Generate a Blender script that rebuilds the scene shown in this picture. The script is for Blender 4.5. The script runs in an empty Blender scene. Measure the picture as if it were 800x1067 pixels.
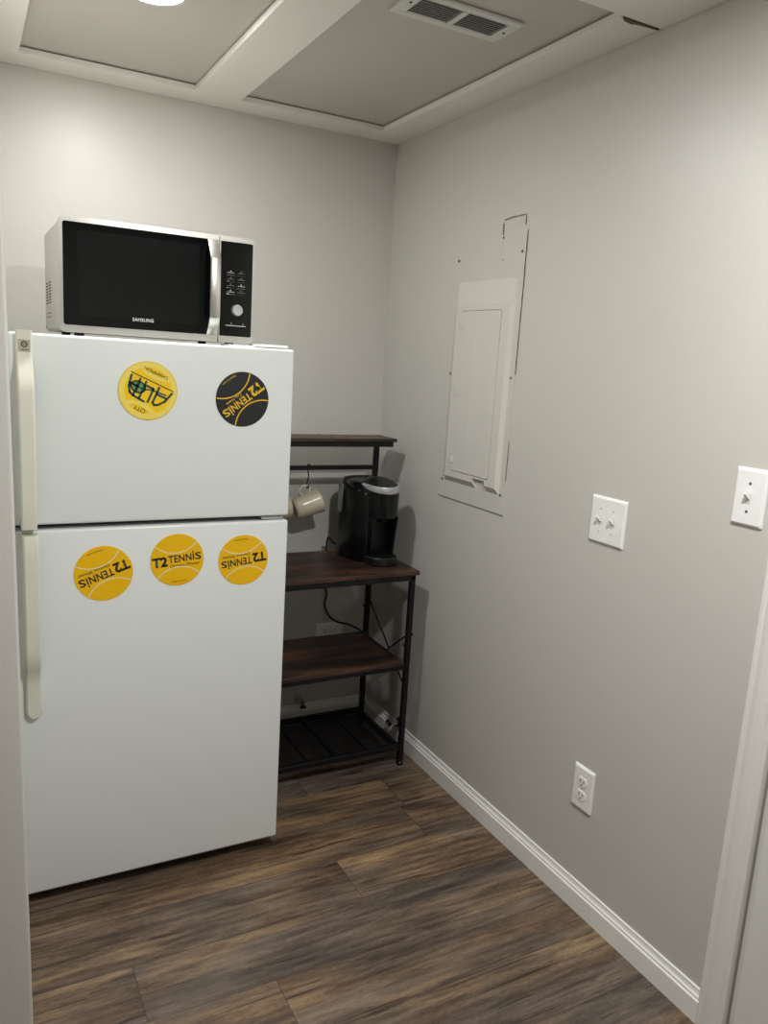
import bpy, bmesh, math, random
from mathutils import Vector, Matrix
random.seed(7)
sc = bpy.context.scene
COL = sc.collection
PI = math.pi
R = math.radians

# ------------------------------------------------------------------ materials
def new_mat(name):
    m = bpy.data.materials.new(name); m.use_nodes = True
    nt = m.node_tree
    return m, nt, nt.nodes['Principled BSDF']

def srgb(r, g, b):
    f = lambda c: (c/255/12.92) if c/255 <= .04045 else ((c/255+.055)/1.055)**2.4
    return (f(r), f(g), f(b), 1)

def plain(name, col, rough=.5, metal=0.0, bump=0.0, bscale=200, var=0.0, vscale=6, spec=.5, coat=0.0):
    m, nt, b = new_mat(name)
    b.inputs['Base Color'].default_value = col
    b.inputs['Roughness'].default_value = rough
    b.inputs['Metallic'].default_value = metal
    b.inputs['Specular IOR Level'].default_value = spec
    b.inputs['Coat Weight'].default_value = coat
    tc = nt.nodes.new('ShaderNodeTexCoord')
    if bump:
        n = nt.nodes.new('ShaderNodeTexNoise'); n.inputs['Scale'].default_value = bscale
        n.inputs['Detail'].default_value = 3
        nt.links.new(tc.outputs['Object'], n.inputs['Vector'])
        bp = nt.nodes.new('ShaderNodeBump'); bp.inputs['Strength'].default_value = bump
        bp.inputs['Distance'].default_value = .001
        nt.links.new(n.outputs['Fac'], bp.inputs['Height'])
        nt.links.new(bp.outputs['Normal'], b.inputs['Normal'])
    if var:
        n = nt.nodes.new('ShaderNodeTexNoise'); n.inputs['Scale'].default_value = vscale
        n.inputs['Detail'].default_value = 4
        nt.links.new(tc.outputs['Object'], n.inputs['Vector'])
        mx = nt.nodes.new('ShaderNodeMix'); mx.data_type = 'RGBA'
        mx.inputs[6].default_value = tuple(c*(1-var) for c in col[:3])+(1,)
        mx.inputs[7].default_value = tuple(min(1, c*(1+var)) for c in col[:3])+(1,)
        nt.links.new(n.outputs['Fac'], mx.inputs[0])
        nt.links.new(mx.outputs[2], b.inputs['Base Color'])
    return m

WALLC = srgb(200, 198, 190)
def wall_mat():
    m, nt, b = new_mat('greige_satin_paint')
    N = nt.nodes; L = nt.links
    tc = N.new('ShaderNodeTexCoord')
    n = N.new('ShaderNodeTexNoise'); n.inputs['Scale'].default_value = 3; n.inputs['Detail'].default_value = 3
    L.new(tc.outputs['Object'], n.inputs['Vector'])
    mx = N.new('ShaderNodeMix'); mx.data_type = 'RGBA'
    mx.inputs[6].default_value = tuple(c*.975 for c in WALLC[:3])+(1,)
    mx.inputs[7].default_value = tuple(c*1.02 for c in WALLC[:3])+(1,)
    L.new(n.outputs['Fac'], mx.inputs[0])
    # sparse small nicks in the paint
    v = N.new('ShaderNodeTexVoronoi'); v.inputs['Scale'].default_value = 7
    L.new(tc.outputs['Object'], v.inputs['Vector'])
    lt = N.new('ShaderNodeMath'); lt.operation = 'LESS_THAN'; lt.inputs[1].default_value = .022
    L.new(v.outputs['Distance'], lt.inputs[0])
    mul = N.new('ShaderNodeMath'); mul.operation = 'MULTIPLY'; mul.inputs[1].default_value = .25
    L.new(lt.outputs[0], mul.inputs[0])
    mx2 = N.new('ShaderNodeMix'); mx2.data_type = 'RGBA'
    mx2.inputs[7].default_value = srgb(228, 226, 218)
    L.new(mul.outputs[0], mx2.inputs[0]); L.new(mx.outputs[2], mx2.inputs[6])
    L.new(mx2.outputs[2], b.inputs['Base Color'])
    b.inputs['Roughness'].default_value = .39
    b.inputs['Specular IOR Level'].default_value = .62
    n2 = N.new('ShaderNodeTexNoise'); n2.inputs['Scale'].default_value = 220; n2.inputs['Detail'].default_value = 2
    L.new(tc.outputs['Object'], n2.inputs['Vector'])
    n3 = N.new('ShaderNodeTexNoise'); n3.inputs['Scale'].default_value = 14; n3.inputs['Detail'].default_value = 3
    L.new(tc.outputs['Object'], n3.inputs['Vector'])
    m3 = N.new('ShaderNodeMath'); m3.operation = 'MULTIPLY_ADD'; m3.inputs[1].default_value = 4
    L.new(n3.outputs['Fac'], m3.inputs[0]); L.new(n2.outputs['Fac'], m3.inputs[2])
    bp = N.new('ShaderNodeBump'); bp.inputs['Strength'].default_value = .35; bp.inputs['Distance'].default_value = .0006
    L.new(m3.outputs[0], bp.inputs['Height']); L.new(bp.outputs['Normal'], b.inputs['Normal'])
    return m
M_WALL = wall_mat()

def floor_mat():
    m, nt, b = new_mat('rustic_vinyl_planks')
    N = nt.nodes; L = nt.links
    def math_(op, a=None, bb=None, c=None):
        x = N.new('ShaderNodeMath'); x.operation = op
        for i, v in enumerate((a, bb, c)):
            if v is None: continue
            if isinstance(v, (int, float)): x.inputs[i].default_value = v
            else: L.new(v, x.inputs[i])
        return x.outputs[0]
    tc = N.new('ShaderNodeTexCoord'); s = N.new('ShaderNodeSeparateXYZ')
    L.new(tc.outputs['Object'], s.inputs[0])
    X, Y = s.outputs[0], s.outputs[1]
    W, LEN = .18, 1.22
    ry = math_('DIVIDE', math_('ADD', Y, 1.06), W)
    row = math_('FLOOR', ry); fy = math_('FRACT', ry)
    # per row shift: row -1 has a joint at x=-1.15, row 0 at x=-.53
    off = math_('MULTIPLY', row, .7568)
    off = math_('MULTIPLY_ADD', math_('MULTIPLY', row, math_('ADD', row, 1)), .123, math_('MULTIPLY', row, .4918))
    rx = math_('ADD', math_('DIVIDE', math_('ADD', X, .53), LEN), off)
    colm = math_('FLOOR', rx); fx = math_('FRACT', rx)
    cmb = N.new('ShaderNodeCombineXYZ'); L.new(row, cmb.inputs[0]); L.new(colm, cmb.inputs[1])
    wn = N.new('ShaderNodeTexWhiteNoise'); wn.noise_dimensions = '3D'; L.new(cmb.outputs[0], wn.inputs['Vector'])
    sc_ = N.new('ShaderNodeSeparateColor'); L.new(wn.outputs['Color'], sc_.inputs[0])
    r1, r2, r3 = sc_.outputs[0], sc_.outputs[1], sc_.outputs[2]
    # grain coordinates: stretched along x, shifted per plank
    def coords(sx, sy, k):
        c = N.new('ShaderNodeCombineXYZ')
        L.new(math_('MULTIPLY_ADD', X, sx, math_('MULTIPLY', r1, 37.*k)), c.inputs[0])
        L.new(math_('MULTIPLY_ADD', Y, sy, math_('MULTIPLY', r2, 53.*k)), c.inputs[1])
        return c.outputs[0]
    def noise(vec, scale, detail=5, rough=.6, dist=0.):
        n = N.new('ShaderNodeTexNoise'); n.inputs['Scale'].default_value = scale
        n.inputs['Detail'].default_value = detail; n.inputs['Roughness'].default_value = rough
        n.inputs['Distortion'].default_value = dist
        L.new(vec, n.inputs['Vector']); return n.outputs['Fac']
    def ramp(fac, stops):
        r = N.new('ShaderNodeValToRGB'); e = r.color_ramp.elements
        while len(e) < len(stops): e.new(.5)
        for el, (p, c) in zip(e, stops): el.position = p; el.color = c
        L.new(fac, r.inputs[0]); return r.outputs['Color']
    big = noise(coords(1.5, 7, 1), 1.0, 3, .5, .8)
    mid = noise(coords(5.0, 38, 1.7), 1.0, 8, .66, .7)
    fine = noise(coords(26, 520, 2.3), 1.0, 3, .7)
    spk = noise(coords(70, 150, 2.9), 1.0, 4, .8)
    wv = N.new('ShaderNodeTexWave'); wv.wave_type = 'BANDS'; wv.bands_direction = 'Y'; wv.inputs['Scale'].default_value = 1
    wv.inputs['Distortion'].default_value = 9; wv.inputs['Detail'].default_value = 5; wv.inputs['Detail Scale'].default_value = 1.2; wv.inputs['Detail Roughness'].default_value = .65
    L.new(coords(1.3, 13, 3.7), wv.inputs['Vector'])
    tone = math_('ADD', math_('MULTIPLY_ADD', big, .38, math_('MULTIPLY', mid, .42)), math_('MULTIPLY_ADD', wv.outputs['Fac'], .040, math_('MULTIPLY', spk, .17)))
    base0 = ramp(tone, [(.36, srgb(50, 43, 39)), (.44, srgb(80, 70, 62)), (.50, srgb(98, 87, 78)), (.57, srgb(116, 104, 93)), (.66, srgb(138, 126, 112))])
    base1 = ramp(tone, [(.36, srgb(54, 44, 37)), (.44, srgb(88, 72, 59)), (.50, srgb(112, 94, 76)), (.57, srgb(142, 121, 95)), (.66, srgb(170, 148, 115))])
    hue = ramp(noise(coords(1.1, 5.5, 5.3), 1.0, 3, .55, .5), [(.46, (0, 0, 0, 1)), (.60, (1, 1, 1, 1))])
    mh = N.new('ShaderNodeMix'); mh.data_type = 'RGBA'; L.new(hue, mh.inputs[0]); L.new(base0, mh.inputs[6]); L.new(base1, mh.inputs[7])
    base = mh.outputs[2]
    # greyish / brownish plank tint
    mt = N.new('ShaderNodeMix'); mt.data_type = 'RGBA'; mt.blend_type = 'MULTIPLY'; mt.inputs[0].default_value = 1
    tint = ramp(r3, [(0, (.84, .80, .79, 1)), (.35, (1.0, .97, .95, 1)), (.65, (.93, .93, .93, 1)), (1, (1.12, 1.02, .90, 1))])
    L.new(base, mt.inputs[6]); L.new(tint, mt.inputs[7])
    mf = N.new('ShaderNodeMix'); mf.data_type = 'RGBA'; mf.blend_type = 'MULTIPLY'; mf.inputs[0].default_value = .75
    L.new(mt.outputs[2], mf.inputs[6]); L.new(ramp(fine, [(.30, (.50, .47, .45, 1)), (.5, (.95, .95, .95, 1)), (.75, (1.15, 1.15, 1.13, 1))]), mf.inputs[7])
    # knots and cracks
    kn = N.new('ShaderNodeTexVoronoi'); kn.inputs['Scale'].default_value = 1
    L.new(coords(3.0, 11, 3.1), kn.inputs['Vector'])
    kd = ramp(kn.outputs['Distance'], [(0, (.35, .32, .30, 1)), (.07, (.55, .5, .47, 1)), (.17, (1, 1, 1, 1))])
    mk = N.new('ShaderNodeMix'); mk.data_type = 'RGBA'; mk.blend_type = 'MULTIPLY'; mk.inputs[0].default_value = .8
    L.new(mf.outputs[2], mk.inputs[6]); L.new(kd, mk.inputs[7])
    cr = ramp(noise(coords(2.6, 80, 4.2), 1.0, 4, .55, .9), [(.355, (.30, .27, .25, 1)), (.380, (1, 1, 1, 1))])
    mc = N.new('ShaderNodeMix'); mc.data_type = 'RGBA'; mc.blend_type = 'MULTIPLY'; mc.inputs[0].default_value = .8
    L.new(mk.outputs[2], mc.inputs[6]); L.new(cr, mc.inputs[7])
    # seams
    ey = math_('MINIMUM', fy, math_('SUBTRACT', 1, fy)); ex = math_('MINIMUM', fx, math_('SUBTRACT', 1, fx))
    sy = math_('LESS_THAN', ey, .007); sx = math_('LESS_THAN', ex, .0011)
    seam = math_('MAXIMUM', sy, sx)
    ms = N.new('ShaderNodeMix'); ms.data_type = 'RGBA'
    L.new(math_('MULTIPLY', seam, .55), ms.inputs[0]); L.new(mc.outputs[2], ms.inputs[6])
    ms.inputs[7].default_value = srgb(38, 30, 26)
    L.new(ms.outputs[2], b.inputs['Base Color'])
    b.inputs['Roughness'].default_value = .48; b.inputs['Specular IOR Level'].default_value = .4
    bp = N.new('ShaderNodeBump'); bp.inputs['Strength'].default_value = .3; bp.inputs['Distance'].default_value = .001
    L.new(math_('SUBTRACT', fine, seam), bp.inputs['Height']); L.new(bp.outputs['Normal'], b.inputs['Normal'])
    return m

def rack_wood():
    m, nt, b = new_mat('dark_rustic_laminate')
    N = nt.nodes; L = nt.links
    tc = N.new('ShaderNodeTexCoord'); mp = N.new('ShaderNodeMapping')
    mp.inputs['Scale'].default_value = (3, 28, 28); L.new(tc.outputs['Object'], mp.inputs[0])
    n = N.new('ShaderNodeTexNoise'); n.inputs['Scale'].default_value = 1; n.inputs['Detail'].default_value = 6
    n.inputs['Distortion'].default_value = .8; L.new(mp.outputs[0], n.inputs['Vector'])
    mp2 = N.new('ShaderNodeMapping'); mp2.inputs['Scale'].default_value = (2.5, 7, 7); L.new(tc.outputs['Object'], mp2.inputs[0])
    n2 = N.new('ShaderNodeTexNoise'); n2.inputs['Scale'].default_value = 1; n2.inputs['Detail'].default_value = 2
    L.new(mp2.outputs[0], n2.inputs['Vector'])
    ad = N.new('ShaderNodeMath'); ad.operation = 'MULTIPLY_ADD'; ad.inputs[1].default_value = .6
    L.new(n.outputs['Fac'], ad.inputs[0])
    m2 = N.new('ShaderNodeMath'); m2.operation = 'MULTIPLY'; m2.inputs[1].default_value = .45
    L.new(n2.outputs['Fac'], m2.inputs[0]); L.new(m2.outputs[0], ad.inputs[2])
    r = N.new('ShaderNodeValToRGB'); e = r.color_ramp.elements
    st = [(.36, srgb(24, 19, 17)), (.47, srgb(46, 34, 28)), (.55, srgb(70, 49, 38)), (.66, srgb(108, 72, 48))]
    while len(e) < 4: e.new(.5)
    for el, (p, c) in zip(e, st): el.position = p; el.color = c
    L.new(ad.outputs[0], r.inputs[0]); L.new(r.outputs[0], b.inputs['Base Color'])
    b.inputs['Roughness'].default_value = .38
    return m

M_FLOOR = floor_mat()
M_WOOD = rack_wood()
M_PANEL = plain('ceiling_panel_paint', srgb(196, 192, 184), .5, bump=.2, bscale=160, var=.03, vscale=4)
M_BOARD = plain('ceiling_board_paint', srgb(236, 235, 228), .4, bump=.15, bscale=60, var=.02)
M_TRIM = plain('white_trim_paint', srgb(240, 239, 235), .3, bump=.1, bscale=120, var=.015, vscale=12)
M_CASING = plain('casing_paint', srgb(231, 228, 224), .35, bump=.1, bscale=120, var=.02, vscale=10)
M_DOOR = plain('door_paint', srgb(222, 222, 217), .35, bump=.1, bscale=120, var=.01)
M_FRIDGE = plain('fridge_white_enamel', srgb(231, 236, 233), .28, bump=.12, bscale=900, var=.006, vscale=3)
M_FRSIDE = plain('fridge_cabinet_enamel', srgb(214, 218, 215), .35)
M_HANDLE = plain('aged_ivory_plastic', srgb(222, 221, 206), .3, var=.035, vscale=30)
M_DARK = plain('dark_gasket', srgb(42, 43, 42), .6)
M_GAP = plain('grey_gap', srgb(95, 95, 92), .6)
M_BADGE = plain('badge_grey', srgb(178, 178, 160), .35)
M_BADGEINK = plain('badge_ink', srgb(72, 74, 62), .4)
M_MWMETAL = plain('microwave_case_paint', srgb(206, 204, 197), .35, metal=.35)
M_STEEL = plain('brushed_steel', srgb(205, 203, 196), .3, metal=.9, bump=.1, bscale=400)
M_GLASS = plain('black_glass', srgb(9, 11, 12), .07, spec=.45)
M_PANELBLK = plain('black_panel', srgb(13, 15, 16), .12, spec=.45)
M_WINDOW = plain('black_window_inner', srgb(18, 19, 20), .12, spec=.4)
M_WHITEINK = plain('white_ink', srgb(215, 218, 218), .5)
M_GREYINK = plain('grey_ink', srgb(120, 124, 125), .5)
M_SLOT = plain('slot_black', srgb(20, 20, 20), .7)
M_BLACKMETAL = plain('matt_black_steel', srgb(16, 17, 20), .45, metal=.3)
M_BREW = plain('gloss_black_plastic', srgb(11, 12, 14), .22)
M_BREWMATT = plain('matt_black_plastic', srgb(9, 10, 12), .38)
M_TANK = plain('smoky_tank', srgb(104, 106, 103), .2)
M_SILVER = plain('silver_plastic', srgb(200, 202, 204), .28, metal=.6)
M_MUG = plain('cream_glazed_ceramic', srgb(203, 194, 170), .22, var=.04, vscale=25)
M_MUGIN = plain('cream_glazed_inner', srgb(226, 220, 202), .25)
M_PLATE = plain('white_plate_plastic', srgb(240, 240, 237), .3)
M_SCREW = plain('screw_zinc', srgb(120, 118, 110), .4, metal=.7)
M_SCREWW = plain('screw_white', srgb(205, 205, 200), .4)
M_PPANEL = plain('breaker_panel_paint', srgb(207, 205, 197), .38, bump=.1, bscale=150)
M_CRACK = plain('paint_crack', srgb(112, 107, 98), .8)
M_CHROME = plain('chrome', srgb(215, 215, 215), .12, metal=1)
M_LEVER = plain('satin_chrome', srgb(235, 235, 235), .35, metal=.3)
M_VENT = plain('vent_white_enamel', srgb(214, 214, 208), .35)
M_YEL = plain('magnet_yellow', srgb(243, 190, 8), .38, var=.02, vscale=40)
M_YELB = plain('magnet_bright_yellow', srgb(250, 206, 10), .38)
M_YELP = plain('magnet_pale_yellow', srgb(246, 222, 100), .38)
M_BLKMAG = plain('magnet_black', srgb(28, 29, 30), .4)
M_INK = plain('black_ink', srgb(24, 22, 18), .5)
M_GREEN = plain('dark_green_ink', srgb(16, 76, 74), .5)
M_TEAL = plain('teal_ink', srgb(108, 150, 84), .5)
M_CREAM = plain('cream_ink', srgb(244, 226, 168), .5)
M_GOLD = plain('gold_ink', srgb(232, 186, 34), .45)
M_RAWWOOD = plain('exposed_brown_wood', srgb(104, 82, 66), .8, var=.2, vscale=90)

def emis(name, col, s):
    m, nt, b = new_mat(name)
    b.inputs['Base Color'].default_value = (.9, .9, .9, 1)
    b.inputs['Emission Color'].default_value = col
    b.inputs['Emission Strength'].default_value = s
    return m
M_LENS = emis('lit_lens', (1, .990, .982, 1), 250)
M_LENS2 = emis('lit_lens_front', (1, .990, .982, 1), 690)

# ------------------------------------------------------------------ mesh helpers
def obj(name, bm, mat, parent=None, smooth=False, recalc=True):
    if recalc: bmesh.ops.recalc_face_normals(bm, faces=bm.faces[:])
    me = bpy.data.meshes.new(name); bm.to_mesh(me); bm.free()
    me.materials.append(mat)
    if smooth:
        for p in me.polygons: p.use_smooth = True
        try: me.set_sharp_from_angle(angle=R(35))
        except Exception: pass
    o = bpy.data.objects.new(name, me); COL.objects.link(o)
    if parent is not None:
        o.parent = parent
        o.matrix_parent_inverse = parent_world(parent).inverted()
    return o

def parent_world(p):
    m = p.matrix_basis.copy()
    if p.parent: m = parent_world(p.parent) @ p.matrix_parent_inverse @ m
    return m

def root(name, loc, label, cat, group=None):
    o = bpy.data.objects.new(name, None); o.empty_display_size = .05
    o.location = loc; COL.objects.link(o); tag(o, label, cat, group); return o

def tag(o, label, cat, group=None):
    o['label'] = label; o['category'] = cat
    if group: o['group'] = group
    return o

def struct(o, label=None, cat=None):
    o['kind'] = 'structure'
    if label: o['label'] = label
    if cat: o['category'] = cat
    return o

def box(bm, a, b, bev=0, seg=2):
    x0, y0, z0 = (min(a[i], b[i]) for i in range(3)); x1, y1, z1 = (max(a[i], b[i]) for i in range(3))
    vs = [bm.verts.new(c) for c in ((x0,y0,z0),(x1,y0,z0),(x1,y1,z0),(x0,y1,z0),(x0,y0,z1),(x1,y0,z1),(x1,y1,z1),(x0,y1,z1))]
    fs = [bm.faces.new([vs[i] for i in f]) for f in ((0,3,2,1),(4,5,6,7),(0,1,5,4),(1,2,6,5),(2,3,7,6),(3,0,4,7))]
    if bev:
        es = set(e for f in fs for e in f.edges)
        bmesh.ops.bevel(bm, geom=list(es), offset=bev, segments=seg, profile=.6, affect='EDGES')
    return bm

def bx(a, b, bev=0, seg=2): return box(bmesh.new(), a, b, bev, seg)

def cyl(bm, p0, p1, r0, r1=None, n=20, cap=True):
    p0, p1 = Vector(p0), Vector(p1); r1 = r0 if r1 is None else r1
    d = (p1-p0).normalized(); q = d.to_track_quat('Z', 'Y')
    A, B = [], []
    for i in range(n):
        a = 2*PI*i/n; v = q @ Vector((math.cos(a), math.sin(a), 0))
        A.append(bm.verts.new(p0+v*r0)); B.append(bm.verts.new(p1+v*r1))
    for i in range(n): bm.faces.new((A[i], A[(i+1)%n], B[(i+1)%n], B[i]))
    if cap: bm.faces.new(A[::-1]); bm.faces.new(B)
    return bm

def lathe(bm, prof, mtx, n=40):
    rings = []
    for r, z in prof:
        if r < 1e-6: rings.append([bm.verts.new(mtx @ Vector((0, 0, z)))])
        else: rings.append([bm.verts.new(mtx @ Vector((r*math.cos(2*PI*i/n), r*math.sin(2*PI*i/n), z))) for i in range(n)])
    for a, b in zip(rings, rings[1:]):
        for i in range(n):
            j = (i+1) % n
            if len(a) == 1 and len(b) == 1: continue
            if len(a) == 1: bm.faces.new((a[0], b[i], b[j]))
            elif len(b) == 1: bm.faces.new((a[i], a[j], b[0]))
            else: bm.faces.new((a[i], a[j], b[j], b[i]))
    return bm

def smoothpath(pts, k=8):
    P = [Vector(p) for p in pts]; out = []
    for i in range(len(P)-1):
        p0 = P[max(i-1, 0)]; p1 = P[i]; p2 = P[i+1]; p3 = P[min(i+2, len(P)-1)]
        for j in range(k):
            t = j/k
            out.append(.5*((2*p1)+(-p0+p2)*t+(2*p0-5*p1+4*p2-p3)*t*t+(-p0+3*p1-3*p2+p3)*t**3))
    out.append(P[-1]); return out

def tube(bm, pts, r, n=10):
    pts = [Vector(p) for p in pts]; rings = []
    up = Vector((.31, .17, .93)).normalized()
    for i, p in enumerate(pts):
        t = (pts[min(i+1, len(pts)-1)]-pts[max(i-1, 0)]).normalized()
        s = t.cross(up)
        if s.length < 1e-3: s = t.cross(Vector((1, 0, 0)))
        s.normalize(); u = s.cross(t).normalized(); up = u
        rr = r[i] if isinstance(r, (list, tuple)) else r
        rings.append([bm.verts.new(p+(s*math.cos(2*PI*k/n)+u*math.sin(2*PI*k/n))*rr) for k in range(n)])
    for a, b in zip(rings, rings[1:]):
        for i in range(n): bm.faces.new((a[i], a[(i+1)%n], b[(i+1)%n], b[i]))
    bm.faces.new(rings[0][::-1]); bm.faces.new(rings[-1]); return bm

def prism(bm, poly, axis, a0, a1):
    """extrude a 2D polygon along axis; the other two axes keep their xyz order"""
    def mk(p, a):
        c = list(p); c.insert(axis, a); return bm.verts.new(c)
    A = [mk(p, a0) for p in poly]; B = [mk(p, a1) for p in poly]; n = len(poly)
    bm.faces.new(A[::-1]); bm.faces.new(B)
    for i in range(n): bm.faces.new((A[i], A[(i+1)%n], B[(i+1)%n], B[i]))
    return bm

def rrect(x0, x1, z0, z1, r, k=6):
    rs = r if isinstance(r, (list, tuple)) else (r,)*4   # BL, BR, TR, TL
    out = []
    for (cx, cz, a0), rr in zip(((x0, z0, 180), (x1, z0, 270), (x1, z1, 0), (x0, z1, 90)), rs):
        sx = 1 if cx == x0 else -1; sz = 1 if cz == z0 else -1
        if rr == 0: out.append((cx, cz)); continue
        for i in range(k+1):
            a = R(a0+90*i/k); out.append((cx+sx*rr+rr*math.cos(a), cz+sz*rr+rr*math.sin(a)))
    return out

def loft(bm, loops, cap=True):
    rs = [[bm.verts.new(p) for p in lp] for lp in loops]; n = len(rs[0])
    for a, b in zip(rs, rs[1:]):
        for i in range(n): bm.faces.new((a[i], a[(i+1)%n], b[(i+1)%n], b[i]))
    if cap: bm.faces.new(rs[0][::-1]); bm.faces.new(rs[-1])
    return bm

def ring_plate(bm, outer, inner, mk):
    """flat face between two loops"""
    es = []
    for lp in (outer, inner):
        vs = [bm.verts.new(mk(p)) for p in lp]
        es += [bm.edges.new((vs[i], vs[(i+1)%len(vs)])) for i in range(len(vs))]
    bmesh.ops.triangle_fill(bm, use_beauty=True, use_dissolve=False, edges=es)

def text_mesh(s, size, mtx, mat, name, parent, thick=.0004, bold=0, sx=1.0, align='CENTER', spacing=1.0):
    cu = bpy.data.curves.new('lettering', 'FONT'); cu.body = s; cu.size = size
    cu.align_x = align; cu.align_y = 'CENTER'; cu.extrude = thick/2; cu.offset = bold; cu.space_character = spacing
    cu.resolution_u = 3
    t = bpy.data.objects.new('tmp', cu); COL.objects.link(t)
    dg = bpy.context.evaluated_depsgraph_get()
    me = bpy.data.meshes.new_from_object(t.evaluated_get(dg))
    bpy.data.objects.remove(t); bpy.data.curves.remove(cu)
    me.transform(mtx @ Matrix.Diagonal((sx, 1, 1, 1)))
    me.materials.clear(); me.materials.append(mat)
    o = bpy.data.objects.new(name, me); COL.objects.link(o)
    if parent is not None:
        o.parent = parent; o.matrix_parent_inverse = parent_world(parent).inverted()
    return o

def fit_text(s, bb, mtx, mat, name, parent, bold=0, spacing=1.0):
    '''lettering stretched to fill the box bb = (x0, x1, y0, y1)'''
    size = 1.0
    o = text_mesh(s, size, Matrix.Identity(4), mat, name, parent, 0.0, bold, 1.0, 'CENTER', spacing)
    me = o.data
    xs = [v.co.x for v in me.vertices]; ys = [v.co.y for v in me.vertices]
    a, b_, c, d = min(xs), max(xs), min(ys), max(ys)
    sx = (bb[1]-bb[0])/(b_-a); sy = (bb[3]-bb[2])/(d-c)
    me.transform(mtx @ Matrix.Translation((bb[0]-a*sx, bb[2]-c*sy, .0002)) @ Matrix.Diagonal((sx, sy, 1, 1)))
    return o

def join_into(dst, srcs):
    bm = bmesh.new(); bm.from_mesh(dst.data)
    for s in srcs: bm.from_mesh(s.data)
    bm.to_mesh(dst.data); bm.free()
    for s in srcs: bpy.data.objects.remove(s)
    return dst

# ------------------------------------------------------------------ room shell
H = 2.259          # underside of the ceiling boards
HP = 2.281         # underside of the ceiling panels
XL = -1.392        # left alcove wall face
YP = -1.40         # front end of the left alcove wall
YF = -4.0          # wall behind the camera
XF = -2.9          # far left wall of the room the camera stands in

struct(obj('floor', bx((XF, YF, -.05), (.10, .10, 0)), M_FLOOR), 'brown grey rustic wood look plank floor', 'floor')
struct(obj('wall_back', bx((XL-.12, 0, 0), (.10, .10, HP)), M_WALL), 'greige back wall behind the refrigerator', 'wall')
b = bmesh.new()
box(b, (0, -1.822, 0), (.10, 0, HP)); box(b, (0, -2.66, 2.06), (.10, -1.822, HP)); box(b, (0, YF, 0), (.10, -2.66, HP))
struct(obj('wall_right', b, M_WALL), 'greige right wall with the breaker panel and switches', 'wall')
b = bx((XL-.12, YP, 0), (XL, 0, HP), .006, 3)
for v in b.verts:
    if v.co.x > XL-.02: v.co.x += .005-.017*v.co.z/HP    # the wall end leans slightly
struct(obj('wall_left', b, M_WALL, smooth=True), 'end of the greige partition wall left of the refrigerator', 'wall')
struct(obj('wall_entry', bx((XF, YP, 0), (XL-.12, YP+.1, HP)), M_WALL), None, None)
struct(obj('wall_far', bx((XF-.1, YF, 0), (XF, YP+.1, HP)), M_WALL))
struct(obj('wall_front', bx((XF-.1, YF-.1, 0), (.10, YF, HP)), M_WALL))
struct(obj('ceiling', bx((XF-.1, YF-.1, HP), (.10, .10, HP+.05)), M_PANEL), 'greige ceiling panels set between white boards', 'ceiling')
BT = HP-.0035
def board(n, x0, y0, x1, y1, lab):
    o = obj('trim_%d' % n, bx((x0, y0, H), (x1, y1, BT), .0015, 1), M_BOARD); struct(o, lab, 'ceiling board'); return o
board(1, XL, -.115, -.12, 0, 'white ceiling board along the back wall')
tr = board(2, -.12, -1.268, 0, 0, 'white ceiling board along the right wall')
board(3, XL, -1.275, -1.287, -.115, 'white ceiling board at the left wall')
board(4, -.785, -1.275, -.637, -.115, 'wide white ceiling board between the two panels')
board(5, XL-.01, -1.42, 0, -1.275, 'white ceiling board crossing in front of the two panels')
board(6, XF, YF, XF+.12, YP, None); board(7, XF+.12, YF, -.12, YF+.12, None); board(8, -.12, YF, 0, -1.42, None)
# chipped sliver where the boards meet
b = bmesh.new()
prism(b, [(-.113, -1.266), (-.102, -1.259), (-.078, -1.256), (-.070, -1.261), (-.030, -1.266), (-.006, -1.268), (-.006, -1.2715), (-.117, -1.2715)], 2, H-.0008, H+.01)
obj('exposed_wood', b, M_RAWWOOD, tr)['label'] = 'brown chipped sliver of bare wood'

# baseboards
BP = [(0, 0), (-.013, 0), (-.013, .055), (-.0095, .0585), (-.0095, .0635), (-.006, .068), (-.0045, .074), (-.0045, .0800), (-.003, .0817), (0, .0817)]
b = bmesh.new(); prism(b, BP, 1, -1.756, 0)
struct(obj('baseboard_right', b, M_TRIM), 'white baseboard along the right wall', 'baseboard')
b = bmesh.new(); prism(b, BP, 0, XL, -.004)   # poly coords are (y, z) here
struct(obj('baseboard_back', b, M_TRIM), 'white baseboard along the back wall', 'baseboard')
b = bmesh.new(); prism(b, [(XL-.12+p[0]*-0, p[1]) for p in []] or [(YP+p[0], p[1]) for p in BP], 0, XF, XL-.02)
struct(obj('baseboard_entry', b, M_TRIM))

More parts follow.
